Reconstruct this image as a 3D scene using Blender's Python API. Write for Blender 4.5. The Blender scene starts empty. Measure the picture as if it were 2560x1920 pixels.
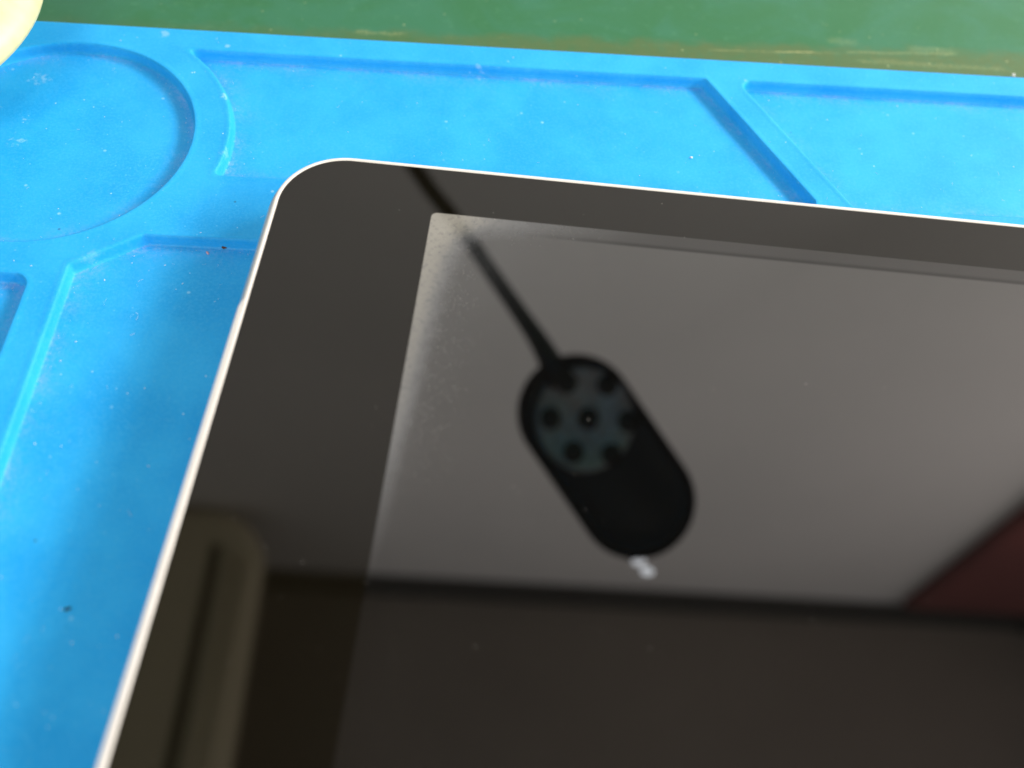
import bpy, bmesh, math, random
import numpy as np
from mathutils import Vector, Matrix
random.seed(7); rng = np.random.default_rng(5)
MM = 0.001
sc = bpy.context.scene
COL = sc.collection

# ------------------------------------------------------------------ camera
F_PX = 2350.0                       # focal length in pixels of a 2560 px wide picture
_V = np.array([362.0, -3587.0, F_PX]); _V /= np.linalg.norm(_V)
_U = np.array([1.0, .0975, 0.0]); _U -= _V * _U.dot(_V); _U /= np.linalg.norm(_U)
CAM = np.array([_U, _V, np.cross(_U, _V)])       # camera (x right, y down, z forward) -> world
ZG = 0.0075                         # top of the tablet glass above the top of the mat
H = ZG + 0.09388                    # camera height
cam_d = bpy.data.cameras.new('camera'); cam = bpy.data.objects.new('camera', cam_d); COL.objects.link(cam)
xa, ya, za = CAM @ [1, 0, 0], CAM @ [0, -1, 0], CAM @ [0, 0, -1]
cam.matrix_world = Matrix(((xa[0], ya[0], za[0], 0), (xa[1], ya[1], za[1], 0), (xa[2], ya[2], za[2], H), (0, 0, 0, 1)))
cam_d.sensor_fit = 'HORIZONTAL'; cam_d.sensor_width = 36; cam_d.lens = 36 * F_PX / 2560
cam_d.clip_start = 0.005; cam_d.clip_end = 50
cam_d.dof.use_dof = True; cam_d.dof.aperture_fstop = 11.8; cam_d.dof.focus_distance = 0.137
sc.camera = cam

# ------------------------------------------------------------------ light
sc.view_settings.view_transform = 'Standard'; sc.view_settings.look = 'None'
sc.view_settings.exposure = 0.24; sc.view_settings.gamma = 1.0
W = bpy.data.worlds.new('World'); sc.world = W; W.use_nodes = True
W.node_tree.nodes['Background'].inputs[0].default_value = (.95, .95, .97, 1)
W.node_tree.nodes['Background'].inputs[1].default_value = 0.49

def area(name, loc, target, sx, sy, power, color):
    l = bpy.data.lights.new(name, 'AREA'); l.shape = 'RECTANGLE'; l.size = sx; l.size_y = sy
    l.energy = power; l.color = color
    o = bpy.data.objects.new(name, l); COL.objects.link(o); o.location = loc
    o.rotation_euler = (Vector(target) - Vector(loc)).to_track_quat('-Z', 'Y').to_euler()
    return o
area('room_tube_light', (1.35, 0.12, 0.72), (0.0, 0.12, 0.0), 0.9, 0.30, 21, (1.0, .90, .83))
area('added_fill_light', (-0.10, -0.75, 0.95), (0.0, 0.10, 0.0), 0.7, 0.4, 6.0, (1.0, .95, .88))  # added soft fill behind the camera, lifts the mat and the tablet's shadow
area('desk_lamp_light', (0.50, 0.38, 0.365), (0.0, 0.13, 0.0), 0.17, 0.13, 2.35, (1.0, .98, .94))

# ------------------------------------------------------------------ helpers
def ray(px, py):
    return CAM @ np.array([px - 1280.0, py - 960.0, F_PX])
def mirrored(px, py, dist):
    """real place of a thing whose reflection in the glass is seen in that direction at that path length"""
    d = ray(px, py); d = d / np.linalg.norm(d)
    p = np.array([0, 0, H]) + d * dist
    return Vector((p[0], p[1], 2 * ZG - p[2]))
def mirrored_z(px, py, z):
    d = ray(px, py); t = (2 * ZG - z - H) / d[2]
    return Vector((d[0] * t, d[1] * t, z))
def on_plane(px, py, z):
    d = ray(px, py); t = (z - H) / d[2]
    return Vector((d[0] * t, d[1] * t, z))

def link(name, me, mat=None, parent=None, smooth=True):
    o = bpy.data.objects.new(name, me); COL.objects.link(o)
    if mat: me.materials.append(mat)
    if smooth: me.polygons.foreach_set('use_smooth', [True] * len(me.polygons))
    if parent: o.parent = parent
    return o
def from_bm(name, bm, mat, parent=None, smooth=True, origin=None):
    if origin is not None: bmesh.ops.translate(bm, verts=bm.verts, vec=-Vector(origin))
    bmesh.ops.recalc_face_normals(bm, faces=bm.faces)
    me = bpy.data.meshes.new(name); bm.to_mesh(me); bm.free()
    o = link(name, me, mat, parent, smooth)
    if origin is not None: o.location = origin
    return o
def tag(o, label=None, cat=None, group=None, kind=None):
    if label: o['label'] = label
    if cat: o['category'] = cat
    if group: o['group'] = group
    if kind: o['kind'] = kind
    return o
def empty(name, loc, label, cat):
    o = bpy.data.objects.new(name, None); COL.objects.link(o); o.location = loc; o.empty_display_size = .01
    return tag(o, label, cat)

class NT:
    """small helper for node materials"""
    def __init__(s, name):
        s.m = bpy.data.materials.new(name); s.m.use_nodes = True; s.t = s.m.node_tree
        s.b = s.t.nodes['Principled BSDF']
    def n(s, typ, **kw):
        x = s.t.nodes.new(typ)
        for k, v in kw.items(): setattr(x, k, v)
        return x
    def put(s, sock, v):
        if isinstance(v, bpy.types.NodeSocket): s.t.links.new(v, sock)
        elif v is not None: sock.default_value = v
    def math(s, op, a, b=None, c=None, clamp=False):
        x = s.n('ShaderNodeMath', operation=op, use_clamp=clamp)
        s.put(x.inputs[0], a); s.put(x.inputs[1], b); s.put(x.inputs[2], c)
        return x.outputs[0]
    def mix(s, f, a, b, blend='MIX'):
        x = s.n('ShaderNodeMix', data_type='RGBA', blend_type=blend)
        s.put(x.inputs[0], f)
        s.put(x.inputs[6], a if not isinstance(a, tuple) else (*a, 1)[:4]); s.put(x.inputs[7], b if not isinstance(b, tuple) else (*b, 1)[:4])
        return x.outputs[2]
    def ramp(s, v, lo, hi, a=0.0, b=1.0, smooth=True):
        x = s.n('ShaderNodeMapRange', interpolation_type='SMOOTHSTEP' if smooth else 'LINEAR')
        s.put(x.inputs[0], v); s.put(x.inputs[1], lo); s.put(x.inputs[2], hi); s.put(x.inputs[3], a); s.put(x.inputs[4], b)
        return x.outputs[0]
    def coord(s, scale=1000.0, rot=None, sc3=None):
        tc = s.n('ShaderNodeTexCoord'); mp = s.n('ShaderNodeMapping')
        s.t.links.new(tc.outputs['Object'], mp.inputs[0])
        mp.inputs['Scale'].default_value = sc3 or (scale,) * 3
        if rot: mp.inputs['Rotation'].default_value = rot
        return mp.outputs[0]
    def xyz(s, v):
        x = s.n('ShaderNodeSeparateXYZ'); s.t.links.new(v, x.inputs[0]); return x.outputs
    def noise(s, v, scale, detail=3, rough=.5, dist=0.0):
        x = s.n('ShaderNodeTexNoise'); s.t.links.new(v, x.inputs['Vector'])
        x.inputs['Scale'].default_value = scale; x.inputs['Detail'].default_value = detail
        x.inputs['Roughness'].default_value = rough; x.inputs['Distortion'].default_value = dist
        return x.outputs['Fac']
    def vor(s, v, scale, feature='F1', rand=1.0):
        x = s.n('ShaderNodeTexVoronoi', feature=feature); s.t.links.new(v, x.inputs['Vector'])
        x.inputs['Scale'].default_value = scale; x.inputs['Randomness'].default_value = rand
        return x
    def blob(s, co, x0, y0, r, noise=None, amp=.5):
        """soft spot of radius r at x0,y0 (same units as co)"""
        d = s.n('ShaderNodeVectorMath', operation='DISTANCE'); s.t.links.new(co, d.inputs[0]); d.inputs[1].default_value = (x0, y0, 0)
        v = s.math('DIVIDE', d.outputs['Value'], r)
        if noise is not None: v = s.math('ADD', v, s.math('MULTIPLY', s.math('SUBTRACT', noise, .5), amp * 4))
        return s.ramp(v, 1.05, .45)
    def bump(s, h, strength, dist=.0001):
        x = s.n('ShaderNodeBump'); s.put(x.inputs['Height'], h); x.inputs['Strength'].default_value = strength; x.inputs['Distance'].default_value = dist
        s.t.links.new(x.outputs[0], s.b.inputs['Normal'])
    def set(s, **kw):
        names = dict(col='Base Color', rough='Roughness', metal='Metallic', ior='IOR', spec='Specular IOR Level', sss='Subsurface Weight')
        for k, v in kw.items():
            sk = s.b.inputs[names[k]]
            if isinstance(v, tuple): v = (*v, 1)[:4]
            s.put(sk, v)
        return s.m
def simple(name, col, rough=.5, **kw):
    t = NT(name); co = t.coord(1000)
    n = t.noise(co, .35, 4)
    c = t.mix(t.ramp(n, .3, .7), tuple(x * .9 for x in col), tuple(min(1, x * 1.06) for x in col))
    t.set(col=c, rough=t.math('ADD', rough - .04, t.math('MULTIPLY', n, .08)), **kw)
    return t.m

# ------------------------------------------------------------------ mat frame
TH = math.atan(.06445)
MAT_O = Vector((0, .13354, 0))
def to_mat(p):              # world -> mat coordinates in mm
    x, y = p[0] * 1000, p[1] * 1000 - 133.54
    return (x * math.cos(TH) + y * math.sin(TH), -x * math.sin(TH) + y * math.cos(TH))
def mat_px(px, py, z=0.0): return to_mat(on_plane(px, py, z))

# ------------------------------------------------------------------ materials: mat
DEPTH = 1.75
t = NT('blue_silicone'); co = t.coord(1000)
X, Y, Z = t.xyz(co)
n1 = t.noise(co, .10, 4, .6); n2 = t.noise(co, 2.2, 5, .65); n3 = t.noise(co, .8, 4, .6)
base = t.mix(t.ramp(n1, .3, .7), (.010, .362, .835), (.022, .425, .90))
base = t.mix(t.math('MULTIPLY', t.ramp(n2, .40, .72), .20), base, (.12, .56, .93))
base = t.mix(t.math('MULTIPLY', t.ramp(t.noise(co, 3.4, 4, .7), .50, .32), .16), base, (.006, .25, .62))
# rubbed-in dust specks (several sizes)
for sca, thr, amt, colr in ((.33, .12, .55, (.35, .74, .95)), (.9, .16, .35, (.25, .68, .95)), (.55, .09, .8, (.62, .88, .97))):
    v = t.vor(co, sca)
    sp = t.ramp(v.outputs['Distance'], thr, thr * .35)
    keep = t.ramp(t.xyz(v.outputs['Color'])[0], .66, .70)
    patch = t.ramp(n3, .40, .62)
    base = t.mix(t.math('MULTIPLY', t.math('MULTIPLY', sp, keep), t.math('MULTIPLY', patch, amt)), base, colr)
dv = t.vor(co, .21); dsp = t.ramp(dv.outputs['Distance'], .055, .03)
base = t.mix(t.math('MULTIPLY', t.math('MULTIPLY', dsp, t.ramp(t.xyz(dv.outputs['Color'])[1], .70, .72)), .6), base, (.03, .12, .25))
# lint gathered along the foot of the pocket walls
at = t.n('ShaderNodeAttribute', attribute_name='lint')
lint = t.math('MULTIPLY', at.outputs['Fac'], t.ramp(t.noise(co, 1.1, 6, .7), .34, .66))
base = t.mix(t.math('MULTIPLY', lint, .55), base, (.26, .42, .80))
fz = t.noise(t.coord(1000), 5.0, 3, .7)
base = t.mix(t.math('MULTIPLY', t.math('MULTIPLY', at.outputs['Fac'], t.ramp(fz, .60, .70)), .5), base, (.50, .70, .92))
# smears and flakes with a place of their own
sn = t.noise(co, 1.0, 5, .7)
for px, py, r, a, z in ((70, 298, 1.5, .5, 1), (25, 325, 1.3, .55, 1), (40, 352, 2.0, .28, 1), (100, 200, 2.2, .25, 1), (75, 345, 1.1, .5, 1),
                        (277, 319, .7, .35, 1), (572, 262, .9, .3, 1), (412, 84, .9, .22, 0), (663, 224, 1.4, .22, 1), (569, 115, .5, .25, 0),
                        (1543, 440, 1.0, .6, 1), (1237, 296, 1.1, .3, 1), (1200, 199, 1.6, .35, 1), (2140, 270, 1.6, .3, 1), (2168, 262, .9, .45, 1),
                        (2524, 318, .75, .8, 1), (1725, 228, 1.2, .22, 1), (585, 400, 1.6, .13, 1), (107, 488, .9, .3, 1), (1150, 405, .7, .35, 1),
                        (240, 668, 1.6, .12, 1), (525, 160, 1.2, .12, 1)):
    mx, my = mat_px(px, py, -DEPTH * MM if z else 0)
    base = t.mix(t.math('MULTIPLY', t.blob(co, mx, my, r, sn, .7), a), base, (.62, .86, .97))
t.set(col=base, rough=.56, spec=.24)
hh = t.math('ADD', t.noise(co, 6.0, 4, .7), t.math('MULTIPLY', t.noise(co, 1.2, 3), .6))
t.bump(hh, .30, .00006)
M_MAT = t.m

# green bench sheet (coordinates shared with the mat)
t = NT('green_bench_sheet'); co = t.coord(1000); X, Y, Z = t.xyz(co)
n1 = t.noise(co, .055, 4, .6, 1.2); n2 = t.noise(co, .5, 5, .65); n4 = t.noise(co, 2.5, 5, .7)
base = t.mix(t.ramp(n1, .38, .62), (.026, .150, .058), (.031, .165, .085))
base = t.mix(t.math('MULTIPLY', t.ramp(n2, .5, .8), .25), base, (.11, .30, .17))
edge = t.math('ADD', t.math('SUBTRACT', Y, t.math('MULTIPLY', t.math('ADD', X, 40), .035)), t.math('MULTIPLY', t.math('SUBTRACT', t.noise(co, .16, 5, .6), .5), 7))
grime = t.math('MULTIPLY', t.ramp(edge, 10.0, 6.8), t.ramp(X, -75, 20, .30, .95))
base = t.mix(t.math('MULTIPLY', grime, t.ramp(n2, .22, .6, .45, .95)), base, (.080, .135, .045))
# pale scuffs that run along the mat's edge
st = t.coord(sc3=(180, 1500, 1000)); ns = t.noise(st, .9, 5, .7)
scuff = t.math('MULTIPLY', t.math('MULTIPLY', t.ramp(ns, .54, .68), t.ramp(n4, .45, .65)), grime)
base = t.mix(t.math('MULTIPLY', scuff, .6), base, (.26, .31, .14))
for x0, x1, y0, w, a in ((29, 37, 8.85, .10, .6), (41, 50, 9.6, .14, .75), (36, 54, 9.2, .12, .3), (51, 58, 13.6, .8, .16), (66, 76, 12.6, .7, .18), (54, 76, 10.6, .28, .28), (-34, -24, 8.4, .4, .3), (56, 84, 8.4, .5, .2)):
    line_y = t.math('ADD', y0, t.math('MULTIPLY', t.math('SUBTRACT', X, x0), .06 if w < .3 else .0))
    yy = t.math('ABSOLUTE', t.math('SUBTRACT', Y, t.math('ADD', line_y, t.math('MULTIPLY', t.math('SUBTRACT', n2, .5), 1.0 if w < .3 else 2.5))))
    ln = t.math('MULTIPLY', t.ramp(yy, w * 1.8, w * .3), t.math('MULTIPLY', t.ramp(X, x0, x0 + 1.5), t.ramp(X, x1, x1 - 2)))
    base = t.mix(t.math('MULTIPLY', t.math('MULTIPLY', ln, a), t.ramp(n4, .35, .6)), base, (.42, .43, .19))
v = t.vor(co, .4); sp = t.math('MULTIPLY', t.ramp(v.outputs['Distance'], .13, .05), t.ramp(t.xyz(v.outputs['Color'])[0], .6, .65))
base = t.mix(t.math('MULTIPLY', t.math('MULTIPLY', sp, t.ramp(Y, 20, 8, .15, .8)), .6), base, (.45, .50, .26))
t.set(col=base, rough=t.ramp(n2, .3, .7, .32, .45), spec=.3)
t.bump(t.math('ADD', n4, n2), .25, .00008)
M_GREEN = t.m

# ------------------------------------------------------------------ bench sheet and silicone mat
bm = bmesh.new()
bmesh.ops.create_grid(bm, x_segments=8, y_segments=8, size=1)
for v in bm.verts: v.co = Vector((v.co.x * .9, v.co.y * .5 - .1, 0))
bench = from_bm('bench_top', bm, M_GREEN, origin=None)
bench.location = (MAT_O.x, MAT_O.y, -.0050); bench.rotation_euler.z = TH
tag(bench, kind='structure')

def poly_sdf(px, py, P, r=0.0):
    """signed distance to a convex polygon P (clockwise or not) rounded by r, negative inside"""
    P = np.array(P, float); n = len(P)
    ar = sum(P[i][0] * P[(i + 1) % n][1] - P[(i + 1) % n][0] * P[i][1] for i in range(n))
    if ar < 0: P = P[::-1]
    L = []
    for i in range(n):                                    # move every side in by r
        a, b = P[i], P[(i + 1) % n]; d = (b - a) / np.linalg.norm(b - a); nn = np.array([-d[1], d[0]])
        L.append((a + nn * r, d))
    Q = []
    for i in range(n):
        a, d = L[i - 1]; b, e = L[i]
        s = np.linalg.solve(np.array([[d[0], -e[0]], [d[1], -e[1]]]), b - a)
        Q.append(a + d * s[0])
    Q = np.array(Q)
    best = np.full(px.shape, 1e9); inside = np.ones(px.shape, bool)
    for i in range(n):
        a, b = Q[i], Q[(i + 1) % n]; e = b - a
        wx, wy = px - a[0], py - a[1]
        tt = np.clip((wx * e[0] + wy * e[1]) / (e @ e), 0, 1)
        best = np.minimum(best, np.hypot(wx - e[0] * tt, wy - e[1] * tt))
        inside &= (e[0] * wy - e[1] * wx) > 0
    return np.where(inside, -best, best) - r

def mat_sdf(x, y):
    cx, cy = -74.94, -26.4
    dc = np.hypot(x - cx, y - cy)
    s = dc - 21.2                                                                     # round pocket
    b = poly_sdf(x, y, [(-70, -5.15), (26.3, -5.15), (41.2, -33), (-70, -33)], .9)
    # concave side that runs round the circular pocket, with eased corners
    k = 1.8; q = 26.6 - dc
    hh = np.clip(.5 + .5 * (b - q) / k, 0, 1); b2 = q * (1 - hh) + b * hh + k * hh * (1 - hh) * .6
    s = np.minimum(s, b2)
    s = np.minimum(s, poly_sdf(x, y, [(31.6, -5.15), (140, -5.15), (140, -33), (46.5, -33)], 1.5))
    s = np.minimum(s, poly_sdf(x, y, [(-56.6, -45.2), (100, -45.2), (100, -180), (-65.25, -180), (-65.25, -51.2)], .9))
    s = np.minimum(s, poly_sdf(x, y, [(-130, -53.2), (-69.8, -53.2), (-69.8, -180), (-130, -180)], 2.2))
    return s

xs = np.concatenate([np.arange(-160, -104, 2.0), np.arange(-104, 49, .16), np.arange(49, 150.1, 1.0)])
ys = np.concatenate([[0, -.03, -.1, -.2, -.32], np.arange(-.5, -58, -.16), np.arange(-58, -200.1, -1.0)])
gx, gy = np.meshgrid(xs, ys)
s = mat_sdf(gx, gy)
u = np.clip((-s + .05) / .42, 0, 1); prof = u * u * (3 - 2 * u)
wob = .04 * np.sin(gx * .21 + 1.3 * np.sin(gy * .13)) + .03 * np.sin(gy * .33 + gx * .09)
z = -DEPTH * prof + .045 * np.exp(-((s - .45) / .38) ** 2) + wob * (s < 0) * np.clip(-s / 5, 0, 1)
ez = np.clip(1 + gy / .5, 0, 1); z -= .35 * ez ** 3                                    # eased outer edge
lint = np.exp(-(np.clip(-s - .75, 0, None) / 1.3)) * (s < -.42)
lint = lint * (.55 + .45 * np.sin(gx * .45 + gy * .7) * np.sin(gx * .17 - gy * .31))
nx, ny = len(xs), len(ys)
co3 = np.stack([gx, gy, z], -1).reshape(-1, 3) * MM
idx = np.arange(nx * ny).reshape(ny, nx)
fc = np.stack([idx[1:, :-1], idx[1:, 1:], idx[:-1, 1:], idx[:-1, :-1]], -1).reshape(-1, 4)
# outer walls of the mat down to the bench
ring = np.concatenate([idx[0, :], idx[1:, -1], idx[-1, -2::-1], idx[-2:0:-1, 0]])
low = co3[ring].copy(); low[:, 2] = -.00498
wall = np.array([[ring[i], ring[(i + 1) % len(ring)], nx * ny + (i + 1) % len(ring), nx * ny + i] for i in range(len(ring))])
allv = np.concatenate([co3, low]); allf = np.concatenate([fc, wall])
me = bpy.data.meshes.new('silicone_mat')
me.vertices.add(len(allv)); me.vertices.foreach_set('co', allv.ravel())
me.loops.add(len(allf) * 4); me.loops.foreach_set('vertex_index', allf.ravel().astype(np.int32))
me.polygons.add(len(allf)); me.polygons.foreach_set('loop_start', np.arange(len(allf), dtype=np.int32) * 4)
me.update(calc_edges=True)
a = me.attributes.new('lint', 'FLOAT', 'POINT')
a.data.foreach_set('value', np.concatenate([lint.ravel(), np.zeros(len(low))]).astype(np.float32))
matob = link('silicone_mat', me, M_MAT); matob.location = MAT_O; matob.rotation_euler.z = TH
tag(matob, 'bright blue silicone work mat with recessed round and slanted pockets under the tablet', 'work mat')

# ------------------------------------------------------------------ tablet
GX0, GY1 = -33.87, 95.47           # glass edge, mm
TX1, TY0 = 205.0, -76.0
def rrect(x0, y0, x1, y1, r, seg=28):
    pts = []
    for cx, cy, a0 in ((x1 - r, y1 - r, 0), (x0 + r, y1 - r, 90), (x0 + r, y0 + r, 180), (x1 - r, y0 + r, 270)):
        for i in range(seg + 1):
            a = math.radians(a0 + 90 * i / seg); pts.append((cx + r * math.cos(a), cy + r * math.sin(a)))
    return pts
def strip_rings(name, rings, mat, parent, cap_first=False, cap_last=False, smooth=True, closed=True):
    """rings: list of (points, z or list of z) all with the same number of points, in mm"""
    bm = bmesh.new(); R = []
    for pts, z in rings:
        R.append([bm.verts.new((p[0] * MM, p[1] * MM, (z if not isinstance(z, list) else z[i]) * MM)) for i, p in enumerate(pts)])
    n = len(R[0])
    for a, b in zip(R, R[1:]):
        for i in range(n if closed else n - 1):
            bm.faces.new((a[i], a[(i + 1) % n], b[(i + 1) % n], b[i]))
    if cap_first: bm.faces.new(R[0][::-1])
    if cap_last: bm.faces.new(R[-1])
    o = from_bm(name, bm, mat, parent, smooth)
    return o
tab = empty('tablet', (0, 0, 0), 'black fronted tablet with thin white rim lying on the blue mat', 'tablet')
ZT = ZG * 1000

t = NT('white_anodised_rim'); co = t.coord(1000); n = t.noise(co, .6, 4)
t.set(col=t.mix(t.ramp(n, .3, .7), (.74, .72, .67), (.80, .78, .73)), rough=.42, spec=.5)
t.bump(t.noise(co, 8, 3), .1, .00003); M_RIM = t.m
t = NT('silver_housing'); co = t.coord(1000); n = t.noise(co, .5, 4)
t.set(col=t.mix(n, (.52, .52, .56), (.60, .60, .63)), rough=.40, metal=.85); M_ALU = t.m
t = NT('white_antenna_plastic'); co = t.coord(1000)
t.set(col=t.mix(t.noise(co, .5, 3), (.84, .82, .80), (.90, .88, .85)), rough=.38); M_ANT = t.m

# black cover glass with faint smudges and hairline scratches
t = NT('black_cover_glass'); co = t.coord(1000)
n = t.noise(co, .07, 4, .6); nf = t.noise(co, 9, 2, .6)
t.set(col=t.mix(n, (.0034, .0027, .0012), (.0044, .0036, .0018)), rough=t.ramp(n, .3, .7, .012, .035), ior=1.55)
t.bump(nf, .02, .00001); M_GLASS = t.m

# display: air gap under the glass reflects more, milky delamination grows in from the corner
t = NT('delaminated_display_glass'); co = t.coord(1000)
X, Y, Z = t.xyz(co)                                     # origin at the display's corner; X right, Y negative downwards
Vv = t.math('MULTIPLY', Y, -1.0)
nz = t.noise(co, .45, 5, .62); nb = t.noise(co, .16, 3, .5); nw = t.math('SUBTRACT', nz, .5)
def ex(k, v, s): return t.math('MULTIPLY', t.math('EXPONENT', t.math('MULTIPLY', v, -1.0 / s)), k)
def sq_exp(v, w):
    q = t.math('DIVIDE', v, w); return t.math('EXPONENT', t.math('MULTIPLY', t.math('MULTIPLY', q, q), -1.0))
left_on = t.ramp(Vv, 52, 34)
w1 = t.math('ADD', t.math('MULTIPLY', t.ramp(Vv, 0, 52, 3.5, .75, False), t.math('ADD', 1.0, t.math('MULTIPLY', nw, .7))), ex(3.2, Vv, 8.0))
w2 = t.math('ADD', t.math('MULTIPLY', 1.7, t.math('ADD', 1.0, nw)), ex(4.2, X, 8.0))
def soft(v, w): return t.ramp(t.math('DIVIDE', v, w), 1.45, .15)
r2 = t.math('SQRT', t.math('ADD', t.math('MULTIPLY', X, X), t.math('MULTIPLY', Vv, Vv)))
h1 = t.math('MULTIPLY', soft(X, w1), t.math('MULTIPLY', t.ramp(Vv, 0, 40, .85, .40, False), t.ramp(Vv, 54, 30)))
h2 = t.math('MULTIPLY', soft(Vv, w2), t.math('MULTIPLY', t.ramp(X, 0, 14, .75, .26, False), t.ramp(X, 34, 8)))
milk = t.math('SUBTRACT', 1.0, t.math('MULTIPLY', t.math('SUBTRACT', 1.0, h1), t.math('SUBTRACT', 1.0, h2)))
wide = t.math('MULTIPLY', t.math('ADD', t.math('MULTIPLY', sq_exp(X, t.math('MULTIPLY', w1, 2.0)), left_on), sq_exp(r2, 15.0), clamp=True), .10)
patch = t.ramp(t.noise(co, 1.3, 6, .75), .50, .36)                     # small clear islands
milk = t.math('MULTIPLY', t.math('ADD', milk, wide, clamp=True), t.math('SUBTRACT', 1.0, t.math('MULTIPLY', patch, .26)))
mc = t.mix(t.ramp(milk, .35, .95), (.195, .205, .215), (.265, .260, .230))
vd = t.vor(co, 3.3); dot = t.math('MULTIPLY', t.ramp(vd.outputs['Distance'], .30, .12), t.ramp(t.xyz(vd.outputs['Color'])[0], .15, 1.0))
band = t.math('MULTIPLY', t.math('MULTIPLY', t.ramp(X, 1.2, 3.2), t.ramp(X, 10.5, 4.0)), t.ramp(Vv, 48, 28, .15, 1.0))
band = t.math('MULTIPLY', band, t.ramp(nz, .22, .48))
dots = t.math('MULTIPLY', dot, t.math('MAXIMUM', band, t.math('MULTIPLY', t.ramp(X, 40, 10), t.math('MULTIPLY', t.ramp(Vv, 12, 3), .35))))
basec = t.mix(t.math('MULTIPLY', milk, .92), (.0025, .0024, .0022), mc)
basec = t.mix(t.math('MULTIPLY', dots, .32), basec, (.50, .49, .46))
# edge of the bonded frame: a narrow calmer strip under the top border
dline = t.math('ADD', Vv, t.math('MULTIPLY', X, .002))
strip = t.ramp(dline, 2.75, 2.35); line = t.math('MULTIPLY', t.ramp(dline, 1.7, 2.3), t.ramp(dline, 2.75, 2.45))
on = t.ramp(X, 6, 30)
gap = t.math('SUBTRACT', 1.0, t.math('MULTIPLY', on, t.math('ADD', t.math('MULTIPLY', strip, .24), t.math('MULTIPLY', line, .16))))
ior = t.math('SUBTRACT', t.math('MULTIPLY', gap, 1.15), t.math('MULTIPLY', milk, .30))
ior = t.math('ADD', ior, 1.0)
t.set(col=basec, rough=t.math('ADD', t.math('MULTIPLY', milk, .025), .012), ior=ior)
M_DISP = t.m

# housing: rolled metal sides under the rim, a little wider on the left
def shifted(grow, lft, r):
    return rrect(GX0 - grow - lft, TY0 - grow, TX1 + grow, GY1 + grow, r)
strip_rings('housing', [(shifted(-7, 0, 3), .15), (shifted(-2.5, .6, 7), 1.0), (shifted(-.6, 1.2, 9), 3.2), (shifted(.0, 1.3, 9.2), 5.0),
                        (shifted(.25, 1.15, 9.4), 6.2), (shifted(.38, .65, 9.4), 6.9), (shifted(.40, .15, 9.3), 7.1), (shifted(-1, 0, 8.0), 7.12)],
            M_ALU, tab, cap_first=True)
strip_rings('rim', [(shifted(.58, 0, 9.2), ZT - .5), (shifted(.64, 0, 9.25), ZT - .25), (shifted(.56, 0, 9.2), ZT - .07), (shifted(.42, 0, 9.05), ZT + .03),
                    (shifted(.15, 0, 8.8), ZT + .03), (shifted(.02, 0, 8.65), ZT - .03), (shifted(.0, 0, 8.6), ZT - .3)], M_RIM, tab)
DX0, DY1, DX1, DY0 = -13.20, 87.32, 184.0, -67.0
dout = rrect(DX0, DY0, DX1, DY1, .8); gout = shifted(-.01, 0, 8.6)
strip_rings('cover_glass', [(shifted(-.01, 0, 8.6), ZT - .8), (shifted(-.01, 0, 8.6), ZT - .05), (shifted(-.06, 0, 8.55), ZT), (dout, ZT)], M_GLASS, tab, smooth=False)
bm = bmesh.new(); bm.faces.new([bm.verts.new(((p[0] - DX0) * MM, (p[1] - DY1) * MM, 0)) for p in dout])
disp = from_bm('display', bm, M_DISP, tab, smooth=False); disp.location = (DX0 * MM, DY1 * MM, ZG)
disp['label'] = 'switched off display with milky delaminated corner'
# antenna cover: white plastic let into the left side, from a slanted joint downwards
YJ = 69.9
bm = bmesh.new(); secs = []
prof2 = [(-.45, 7.46), (-.72, 7.44), (-1.02, 7.30), (-1.16, 6.95), (-1.18, 6.2), (-1.12, 5.4), (-.95, 4.6), (-.6, 3.9)]
for yy, k in ((YJ, 0), (YJ - 1.1, 1), (YJ - 20, 1), (YJ - 60, 1), (-55, 1)):
    ring = []
    for dx, z in prof2:
        e = dx if k else max(dx, -.60)
        ring.append(bm.verts.new(((GX0 + e) * MM, (yy) * MM, z * MM)))
    ring.append(bm.verts.new(((GX0 - .3) * MM, yy * MM, 3.9 * MM))); ring.append(bm.verts.new(((GX0 - .3) * MM, yy * MM, 7.40 * MM)))
    secs.append(ring)
for a, b in zip(secs, secs[1:]):
    for i in range(len(a)): bm.faces.new((a[i], a[(i + 1) % len(a)], b[(i + 1) % len(a)], b[i]))
bm.faces.new(secs[0]); bm.faces.new(secs[-1][::-1])
o = from_bm('antenna_cover', bm, M_ANT, tab); o['label'] = 'white plastic strip let into the left side'

# ------------------------------------------------------------------ cream pot at the top left
M_CREAM = simple('cream_plastic', (.78, .72, .36), .45)
bm = bmesh.new(); seg = 96; rings = []
prf = [(0, 18.2), (6, 18.1), (13, 17.7), (19, 16.9), (24, 15.6), (27, 14.1), (28.8, 12.6), (29.5, 11.2), (29.3, 10.2), (28.6, 9.6), (27, 9.3), (16, 9.0), (15.2, 8.4), (15, 1.5), (14.5, .15), (0, .12)]
cen = Vector((-105.0, 113.4, 0)) * MM
top = bm.verts.new((0, 0, prf[0][1] * MM)); bot = bm.verts.new((0, 0, prf[-1][1] * MM))
for r, z in prf[1:-1]:
    rings.append([bm.verts.new((r * math.cos(2 * math.pi * i / seg) * MM, r * math.sin(2 * math.pi * i / seg) * MM, z * MM)) for i in range(seg)])
for i in range(seg):
    bm.faces.new((top, rings[0][i], rings[0][(i + 1) % seg])); bm.faces.new((bot, rings[-1][(i + 1) % seg], rings[-1][i]))
    for a, b in zip(rings, rings[1:]): bm.faces.new((a[i], b[i], b[(i + 1) % seg], a[(i + 1) % seg]))
pot = from_bm('round_pot', bm, M_CREAM); pot.location = cen
tag(pot, 'pale cream round plastic pot with domed lid on the mat corner', 'pot')

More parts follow.
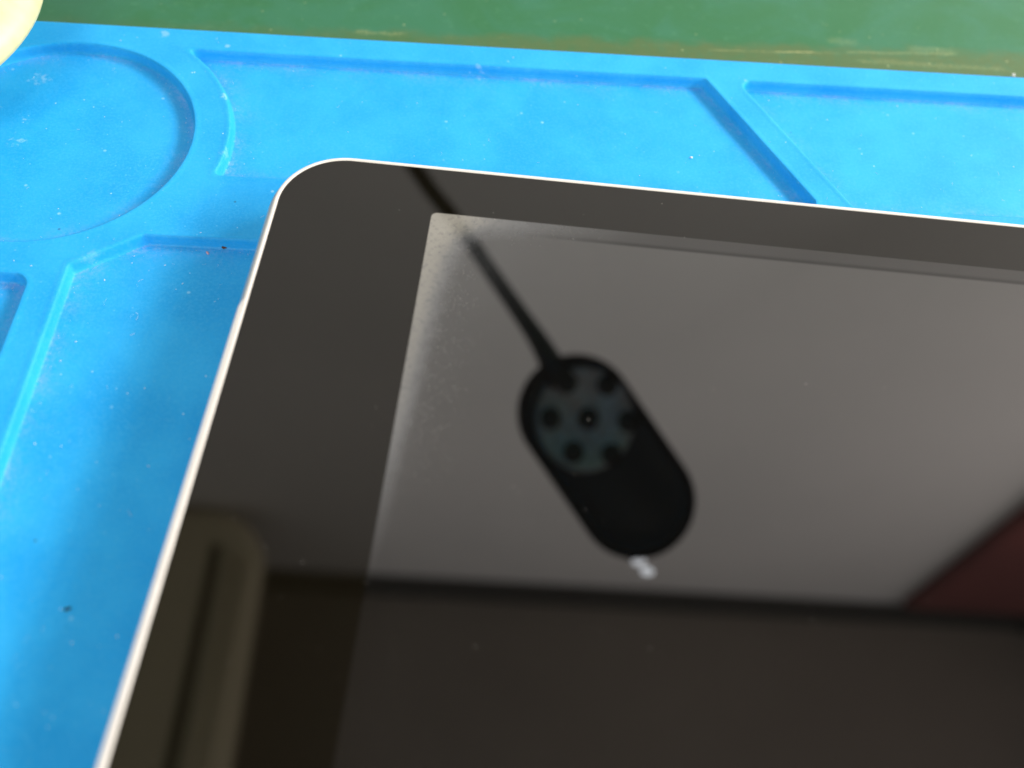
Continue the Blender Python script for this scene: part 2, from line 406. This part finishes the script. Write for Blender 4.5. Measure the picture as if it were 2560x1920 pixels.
# ------------------------------------------------------------------ crumbs and dust
def lump(bm, c, r, flat=.6, sub=1, jit=.35, rz=0.0, stretch=1.0):
    g = bmesh.ops.create_icosphere(bm, subdivisions=sub, radius=1)
    R = Matrix.Rotation(rz, 3, 'Z')
    for v in g['verts']:
        p = v.co * (1 + random.uniform(-jit, jit)); p.x *= stretch
        p = R @ Vector((p.x * r, p.y * r, p.z * r * flat)); v.co = p + Vector(c)
def crumb(name, px, py, z, r, mat, label, stretch=1.0, rz=0.0, n=1):
    p = on_plane(px, py, z); bm = bmesh.new()
    for i in range(n):
        lump(bm, (random.uniform(-r, r) * (n > 1), random.uniform(-r, r) * .4 * (n > 1), r * .4), r * random.uniform(.6, 1), .6, 2, .22, rz, stretch)
    o = from_bm(name, bm, mat); o.location = p; tag(o, label, 'crumb'); return o
FL = -DEPTH * MM
M_BROWN = simple('brown_grit', (.10, .045, .03), .8); M_WHITE = simple('white_flake', (.85, .86, .84), .7); M_DARK = simple('dark_grit', (.012, .02, .03), .7)
M_PINK = simple('pale_pink_flake', (.62, .42, .50), .8)
crumb('brown_crumb', 563, 617, FL, .00042, M_BROWN, 'tiny brown crumb at the pocket edge just left of the tablet', 1.0, 0, 4)
crumb('pink_flake', 519, 633, FL, .00022, M_PINK, 'tiny pinkish flake lying beside the brown crumb', 2.2, -.9)
crumb('white_crumb', 1728, 395, FL, .00034, M_WHITE, 'small white crumb in the wide slanted pocket above the tablet')
crumb('black_crumb', 168, 1523, FL, .00022, M_DARK, 'tiny black crumb alone on the blue mat at lower left', 2.0, .6, 2)
crumb('white_flake', 2533, 189, -.0046, .00038, M_WHITE, 'white fleck on the green bench against the mat edge at right')
crumb('bright_grain', 292, 136, FL, .00020, M_WHITE, 'bright white grain inside the round pocket near its top edge', 1.8, -.4)

# loose dust lying on the glass and fibres on the mat
M_DUST = simple('grey_dust', (.34, .33, .31), .8)
bm = bmesh.new()
spots = [(2015, 960, .09), (1785, 972, .08), (1471, 1049, .07), (1414, 1083, .05), (1165, 975, .09), (1284, 1217, .09), (756, 1405, .06), (702, 1494, .05),
         (797, 1622, .045), (585, 1297, .05), (915, 1457, .06), (1187, 1617, .055), (2030, 1550, .06), (1625, 1621, .055), (1297, 1232, .06), (998, 525, .05),
         (1463, 1274, .05), (1237, 549, .07), (1433, 597, .06), (1080, 632, .05), (1046, 718, .05), (650, 975, .05), (1214, 905, .06), (1218, 906, .05), (1200, 840, .05)]
for px, py, r in spots:
    p = on_plane(px, py, ZG); lump(bm, (p.x, p.y, p.z + r * .2 * MM), r * .8 * MM, .4, 1, .3, random.random() * 3, random.choice((1, 1, 1.6)))
for i in range(90):
    p = on_plane(random.uniform(560, 2540), random.uniform(470, 1880), ZG)
    if p.x * 1000 > GX0 + 1 and p.y * 1000 < GY1 - 1:
        r = random.uniform(.015, .035); lump(bm, (p.x, p.y, p.z + r * .2 * MM), r * MM, .4, 1, .3, random.random() * 3, random.choice((1, 1, 2.5)))
d = from_bm('glass_dust', bm, M_DUST); tag(d, 'fine grey dust specks scattered over the black glass', kind='stuff')

def fibre(bm, pts, r):
    prev = None
    for i, p in enumerate(pts):
        d = (Vector(pts[min(i + 1, len(pts) - 1)]) - Vector(pts[max(i - 1, 0)])).normalized()
        a = d.cross(Vector((0, 0, 1))).normalized(); b = a.cross(d)
        ring = [bm.verts.new(Vector(p) + (a * math.cos(k * 2.0944) + b * math.sin(k * 2.0944)) * r) for k in range(3)]
        if prev:
            for k in range(3): bm.faces.new((prev[k], prev[(k + 1) % 3], ring[(k + 1) % 3], ring[k]))
        prev = ring
M_FIB = simple('pale_fibre', (.60, .74, .82), .8)
bm = bmesh.new()
def curl(c, L, a, bend, r, z=0.0):
    pts = []; x, y = c.x, c.y
    for i in range(9):
        pts.append((x, y, c.z + z + r * 1.1 + .00002 * math.sin(i))); x += math.cos(a) * L / 8; y += math.sin(a) * L / 8; a += bend / 8 * random.uniform(.4, 1.6)
    fibre(bm, pts, r)
for px, py, L, a, b in ((534, 756, .9, .8, .5), (340, 800, 1.4, 1.2, 1.6), (325, 838, .7, .2, 1.0), (530, 780, .5, .5, .6), (345, 705, .8, 1.0, -.6), (320, 1275, 1.0, -1, .4)):
    curl(on_plane(px, py, FL), L * MM, a, b, .000022)
pool = 0
while pool < 230:
    px, py = random.uniform(0, 2560), random.uniform(100, 1900)
    p = on_plane(px, py, FL)
    if p.x * 1000 > GX0 - 3 and p.y * 1000 < GY1 + 2: continue
    mx, my = to_mat(p); sd = float(mat_sdf(np.array([mx]), np.array([my]))[0])
    if my > -1 or (-1.2 < sd < .4): continue
    if sd < 0 and sd > -4 or random.random() < .45:
        p.z = FL if sd < 0 else 0
        if random.random() < .55: curl(p, random.uniform(.25, .8) * MM, random.random() * 6, random.uniform(-2, 2), random.uniform(.008, .016) * MM)
        else: lump(bm, (p.x, p.y, p.z + .00002), random.uniform(.03, .10) * MM, .5, 1, .35, random.random() * 3, random.uniform(1, 2))
        pool += 1
# lint caught at the foot of the pocket walls
k = 0
while k < 420:
    mx, my = random.uniform(-95, 78), random.uniform(-58, -5) if random.random() < .85 else random.uniform(-95, -58)
    sd = float(mat_sdf(np.array([mx]), np.array([my]))[0])
    if not (-1.7 < sd < -.62): continue
    w = Vector((mx * math.cos(TH) - my * math.sin(TH), mx * math.sin(TH) + my * math.cos(TH) + 133.54, 0)) * MM; w.z = FL + .00003
    if w.x * 1000 > GX0 - 2 and w.y * 1000 < GY1 + 1: k += 1; continue
    if random.random() < .6: curl(w, random.uniform(.2, .6) * MM, random.random() * 6, random.uniform(-3, 3), random.uniform(.006, .012) * MM, .0000)
    else: lump(bm, w, random.uniform(.02, .055) * MM, .6, 1, .35, 0, 1.3)
    k += 1
d = from_bm('mat_lint', bm, M_FIB); tag(d, 'pale lint and fibres caught on the blue mat', kind='stuff')

# ------------------------------------------------------------------ bench lamp that the glass mirrors
LD = 0.36                                          # path length to the lamp head
def lm(px, py, toward=0.0): return mirrored(px, py, LD - toward)   # toward: metres nearer to the viewer
LC = (1471, 1046)
head_c = lm(1516, 1140)
lamp = empty('bench_lamp', tuple(head_c), 'black pill shaped seven bulb lamp on thin stalk, mirrored in the tablet glass', 'lamp')
def lamp_obj(name, bm, mat): 
    o = from_bm(name, bm, mat, None, origin=tuple(head_c)); o.location = (0, 0, 0); o.parent = lamp; return o
def capsule(r0, n=40, c0=(1440, 1032), c1=(1592, 1252)):
    ax = math.atan2(c1[1] - c0[1], c1[0] - c0[0]); pts = []
    for i in range(n + 1):
        a = ax + math.pi / 2 + math.pi * i / n; pts.append((c0[0] + r0 * math.cos(a), c0[1] + r0 * math.sin(a)))
    for i in range(n + 1):
        a = ax - math.pi / 2 + math.pi * i / n; pts.append((c1[0] + r0 * math.cos(a), c1[1] + r0 * math.sin(a)))
    return pts
def px_rings(bm, rings, cap0=False, cap1=False):
    R = [[bm.verts.new(lm(x, y, tw)) for x, y in pts] for pts, tw in rings]
    for a, b in zip(R, R[1:]):
        for i in range(len(a)): bm.faces.new((a[i], a[(i + 1) % len(a)], b[(i + 1) % len(a)], b[i]))
    if cap0: bm.faces.new(R[0])
    if cap1: bm.faces.new(R[-1])
M_BLACK = NT('black_lamp_plastic').set(col=(.0035, .0050, .0090), rough=.22, ior=1.45)
M_BLUEBLK = NT('dark_lamp_front').set(col=(.004, .010, .013), rough=.30, ior=1.42)
bm = bmesh.new()
px_rings(bm, [(capsule(96), -.024), (capsule(126), -.021), (capsule(142), -.012), (capsule(147), .016), (capsule(146), .000), (capsule(139), .0035), (capsule(128), .0045), (capsule(120), .0035)], cap0=True)
lamp_obj('head_shell', bm, M_BLACK)
bm = bmesh.new()
px_rings(bm, [(capsule(121), .0030), (capsule(100), .0026), (capsule(60), .0030), (capsule(20), .0034)], cap1=True)
lamp_obj('front_cover', bm, M_BLUEBLK)
# reflector dish with seven bulbs
t = NT('lamp_reflector'); co = t.coord(1000)
t.set(col=t.mix(t.ramp(t.noise(co, .10, 3, .5, 2.5), .42, .58), (.84, .54, .54), (1.0, .76, .76)), rough=.34, metal=.12); t.b.inputs['Coat Weight'].default_value = .6; t.b.inputs['Coat Roughness'].default_value = .45; M_REF = t.m
def ell(cx, cy, rx, ry, n=40): return [(cx + rx * math.cos(2 * math.pi * i / n), cy + ry * math.sin(2 * math.pi * i / n)) for i in range(n)]
bm = bmesh.new()
px_rings(bm, [(ell(1462, 1048, 126, 134), .0030), (ell(1463, 1048, 121, 129), .0068), (ell(1464, 1048, 112, 119), .0062), (ell(1467, 1048, 82, 86), .0050), (ell(1468, 1048, 45, 47), .0043), (ell(1471, 1047, 14, 14), .0040)], cap1=True)
lamp_obj('reflector', bm, M_REF)
M_BULB = NT('dark_bulb').set(col=(.010, .012, .016), rough=.12, ior=1.5)
for bx, by in ((1417, 956), (1518, 962), (1376, 1046), (1471, 1047), (1570, 1054), (1434, 1131), (1529, 1136)):
    bm = bmesh.new()
    px_rings(bm, [(ell(bx, by, 28, 30, 20), .0036), (ell(bx, by, 25, 27, 20), .0072), (ell(bx, by, 19, 20, 20), .0092), (ell(bx, by, 8, 8, 20), .0102)], cap1=True)
    lamp_obj('bulb', bm, M_BULB)
# thin stalk
def tube_px(path, name, mat, n=14):
    """path: (px, py, nearer, radius px)"""
    bm = bmesh.new(); prev = None
    P = [lm(x, y, tw) for x, y, tw, r in path]; rad = [r / F_PX * LD for *_, r in path]
    for i, p in enumerate(P):
        d = (P[min(i + 1, len(P) - 1)] - P[max(i - 1, 0)]).normalized(); a = d.orthogonal().normalized(); b = d.cross(a)
        if prev: a = (pa - d * pa.dot(d)).normalized(); b = d.cross(a)
        pa = a
        ring = [bm.verts.new(p + (a * math.cos(2 * math.pi * k / n) + b * math.sin(2 * math.pi * k / n)) * rad[i]) for k in range(n)]
        if prev:
            for k in range(n): bm.faces.new((prev[k], prev[(k + 1) % n], ring[(k + 1) % n], ring[k]))
        else: bm.faces.new(ring)
        prev = ring
    bm.faces.new(prev)
    return lamp_obj(name, bm, mat)
stalk = [(1404, 956, .006, 32), (1382, 914, .007, 31), (1347, 852, .006, 25), (1300, 783, .004, 21), (1235, 690, .0, 20), (1182, 612, -.004, 20), (1121, 529, -.008, 20), (1081, 480, -.010, 20), (1028, 405, -.015, 20),
         (940, 290, -.022, 19), (800, 110, -.03, 18), (650, -80, -.04, 18), (520, -240, -.055, 18)]
path = []
for i in range(len(stalk) - 1):
    p0 = stalk[max(i - 1, 0)]; p1 = stalk[i]; p2 = stalk[i + 1]; p3 = stalk[min(i + 2, len(stalk) - 1)]
    for j in range(5):
        q = j / 5; path.append(tuple(.5 * ((2 * b) + (c - a) * q + (2 * a - 5 * b + 4 * c - d) * q * q + (-a + 3 * b - 3 * c + d) * q ** 3) for a, b, c, d in zip(p0, p1, p2, p3)))
path.append(stalk[-1])
tube_px(path, 'stalk', M_BLACK)
# two bright highlights at the tip, put in as small glowing pins
t = NT('glowing_glint'); t.b.inputs['Emission Color'].default_value = (.92, .94, 1, 1); t.b.inputs['Emission Strength'].default_value = 2.9
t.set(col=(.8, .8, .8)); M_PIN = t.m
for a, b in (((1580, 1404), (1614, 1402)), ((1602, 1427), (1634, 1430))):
    tube_px([(a[0], a[1], -.002, 3), (a[0] + 3, a[1], -.002, 9), ((a[0] + b[0]) / 2, (a[1] + b[1]) / 2, -.002, 11), (b[0] - 3, b[1], -.002, 8), (b[0], b[1], -.002, 3)], 'glint_pin', M_PIN)
tube_px([(1565, 1375, -.006, 18), (1592, 1398, -.008, 14), (1606, 1414, -.008, 10)], 'pin_holder', M_BLACK)

# ------------------------------------------------------------------ room that the glass mirrors
ZC = 1.40
A = mirrored_z(650, 1424, ZC); B = mirrored_z(2547, 1530, ZC)
wd = (B - A); wd.z = 0; wd.normalize(); wn = Vector((wd.y, -wd.x, 0))          # wn points from the wall into the room
if wn.y > 0: wn = -wn
def room_box(name, o, ux, uy, uz, mat, **kw):
    bm = bmesh.new(); V = [bm.verts.new(o + ux * i + uy * j + uz * k) for i in (0, 1) for j in (0, 1) for k in (0, 1)]
    for f in ((0, 1, 3, 2), (4, 6, 7, 5), (0, 4, 5, 1), (2, 3, 7, 6), (0, 2, 6, 4), (1, 5, 7, 3)): bm.faces.new([V[i] for i in f])
    ob = from_bm(name, bm, mat, smooth=False); return ob
UP = Vector((0, 0, 1))
def plaster(name, c1, c2, bumps=.2):
    t = NT(name); co = t.coord(1.0)
    n = t.noise(co, 3.0, 5, .55); t.set(col=t.mix(t.ramp(n, .3, .7), c1, c2), rough=.85)
    t.bump(t.noise(co, 60, 4), bumps, .002); return t.m
M_WALL = plaster('grey_painted_wall', (.80, .775, .775), (.86, .83, .83))
M_CEIL = plaster('brownish_ceiling_board', (.155, .128, .110), (.185, .155, .132))
M_GAP = plaster('dark_cornice', (.02, .018, .016), (.03, .027, .024))
LW = 1.3
mid = A + wd * .3
w = room_box('wall', mid - wd * LW - Vector((0, 0, ZC + .75)), wd * 2 * LW, -wn * .08, UP * (ZC + .75 + .05), M_WALL); tag(w, kind='structure')
c = room_box('ceiling', mid - wd * LW + Vector((0, 0, .003)), wd * 2 * LW, wn * 1.8, UP * .05, M_CEIL); tag(c, kind='structure')
c = room_box('cornice', mid - wd * LW + wn * .002 - UP * .010, wd * 2 * LW, wn * .030, UP * .012, M_GAP); tag(c, kind='structure')

# cream light fitting under the ceiling (lower left of the reflection)
ZF = 1.15
M_FIT = simple('cream_fitting_plastic', (.80, .70, .50), .45); M_FITD = simple('fitting_groove', (.03, .028, .015), .7)
e0 = mirrored_z(645, 1450, ZF); e1 = mirrored_z(567, 1920, ZF); dirn = (e1 - e0).normalized(); side = Vector((-dirn.y, dirn.x, 0))
if side.x > 0: side = -side
topc = mirrored_z(520, 1268, ZF)
back = (topc - e0).dot(-dirn)                     # how far the rounded end reaches past e0
O = e0 - dirn * back; Wd = .34; Ln = .95; Rr = min(.085, back * .95)
fit = empty('ceiling_fitting', tuple(O + Vector((0, 0, ZC - ZF))), 'long cream ceiling fitting with dark groove, mirrored at lower left of the glass', 'fitting')
def fpt(s_, l_, z): return O + side * s_ + dirn * l_ + Vector((0, 0, z))
def fobj(name, bm, mat): 
    o = from_bm(name, bm, mat, None, origin=tuple(fit.location)); o.location = (0, 0, 0); o.parent = fit; return o
bm = bmesh.new(); R = []
for gr, z in ((-.03, -.000), (-.010, .004), (0, .014), (0, .030), (-.02, .038)):
    pts = rrect(-gr, -gr, Wd + gr, Ln + gr, max(.01, Rr + gr), 10)
    R.append([bm.verts.new(fpt(x, y, z)) for x, y in pts])
for a, b in zip(R, R[1:]):
    for i in range(len(a)): bm.faces.new((a[i], a[(i + 1) % len(a)], b[(i + 1) % len(a)], b[i]))
bm.faces.new(R[0]); bm.faces.new(R[-1])
fobj('casing', bm, M_FIT)
for l_ in (.2, Ln - .2):                                   # hanger rods up to the ceiling
    bm = bmesh.new(); bmesh.ops.create_cone(bm, cap_ends=True, segments=12, radius1=.006, radius2=.006, depth=ZC - ZF - .036)
    bmesh.ops.translate(bm, verts=bm.verts, vec=fpt(Wd / 2, l_, .037 + (ZC - ZF - .036) / 2)); fobj('hanger_rod', bm, M_FIT)
g0 = mirrored_z(543, 1360, ZF); g1 = mirrored_z(430, 1894, ZF)
def rib(name, a, b, wdt, h, mat):
    d = (b - a).normalized(); n = Vector((-d.y, d.x, 0)); bm = bmesh.new(); rr = []
    for p in (a, b):
        rr.append([bm.verts.new(p + n * x + Vector((0, 0, z))) for x, z in ((-wdt, .002), (-wdt * .7, -h), (wdt * .7, -h), (wdt, .002))])
    for i in range(4): bm.faces.new((rr[0][i], rr[0][(i + 1) % 4], rr[1][(i + 1) % 4], rr[1][i]))
    bm.faces.new(rr[0]); bm.faces.new(rr[1][::-1]); fobj(name, bm, mat)
far = lambda a, b: b + (b - a) * .5
rib('groove', g0, far(g0, g1), .009, .0015, M_FITD)
for (x0, y0, x1, y1) in ((585, 1380, 480, 1900), (612, 1400, 520, 1900)):
    a, b = mirrored_z(x0, y0, ZF), mirrored_z(x1, y1, ZF); rib('ridge', a, far(a, b), .006, .004, M_FIT)

# red box hanging on the wall (right side of the reflection)
M_RED = plaster('dull_red_board', (.13, .030, .030), (.19, .045, .042), .3)
def wall_pt(px, py, off):
    d = ray(px, py); d = np.array([d[0], d[1], -d[2]]); o = np.array([0, 0, 2 * ZG - H]); n = np.array(wn)
    tt = (n @ (np.array(A + wn * off) - o)) / (n @ d); return Vector(o + d * tt)
corn = [wall_pt(2262, 1522, .016), wall_pt(2405, 1412, .016), wall_pt(2560, 1292, .016), wall_pt(2760, 1120, .016), wall_pt(2900, 1180, .016), wall_pt(2960, 1562, .016)]
bm = bmesh.new()
f0 = [bm.verts.new(p) for p in corn]; f1 = [bm.verts.new(p - wn * .013) for p in corn]; inn = []
cc = sum(corn, Vector()) / len(corn)
fi = [bm.verts.new(cc + (p - cc) * .93 + wn * .004) for p in corn]
for i in range(len(corn)):
    j = (i + 1) % len(corn); bm.faces.new((f0[i], f0[j], f1[j], f1[i])); bm.faces.new((f0[i], f0[j], fi[j], fi[i]))
bm.faces.new(fi); bm.faces.new(f1[::-1])
r_ = from_bm('red_board', bm, M_RED, smooth=False, origin=tuple(cc))
tag(r_, 'dull red slanted board on the wall, mirrored at the right edge of the glass', 'board')
bm = bmesh.new(); lump(bm, (0, 0, 0), .014, .8, 2, .05)
kn = from_bm('hook', bm, M_GAP, r_); kn.location = mirrored_z(2568, 1568, ZC - .012) - cc
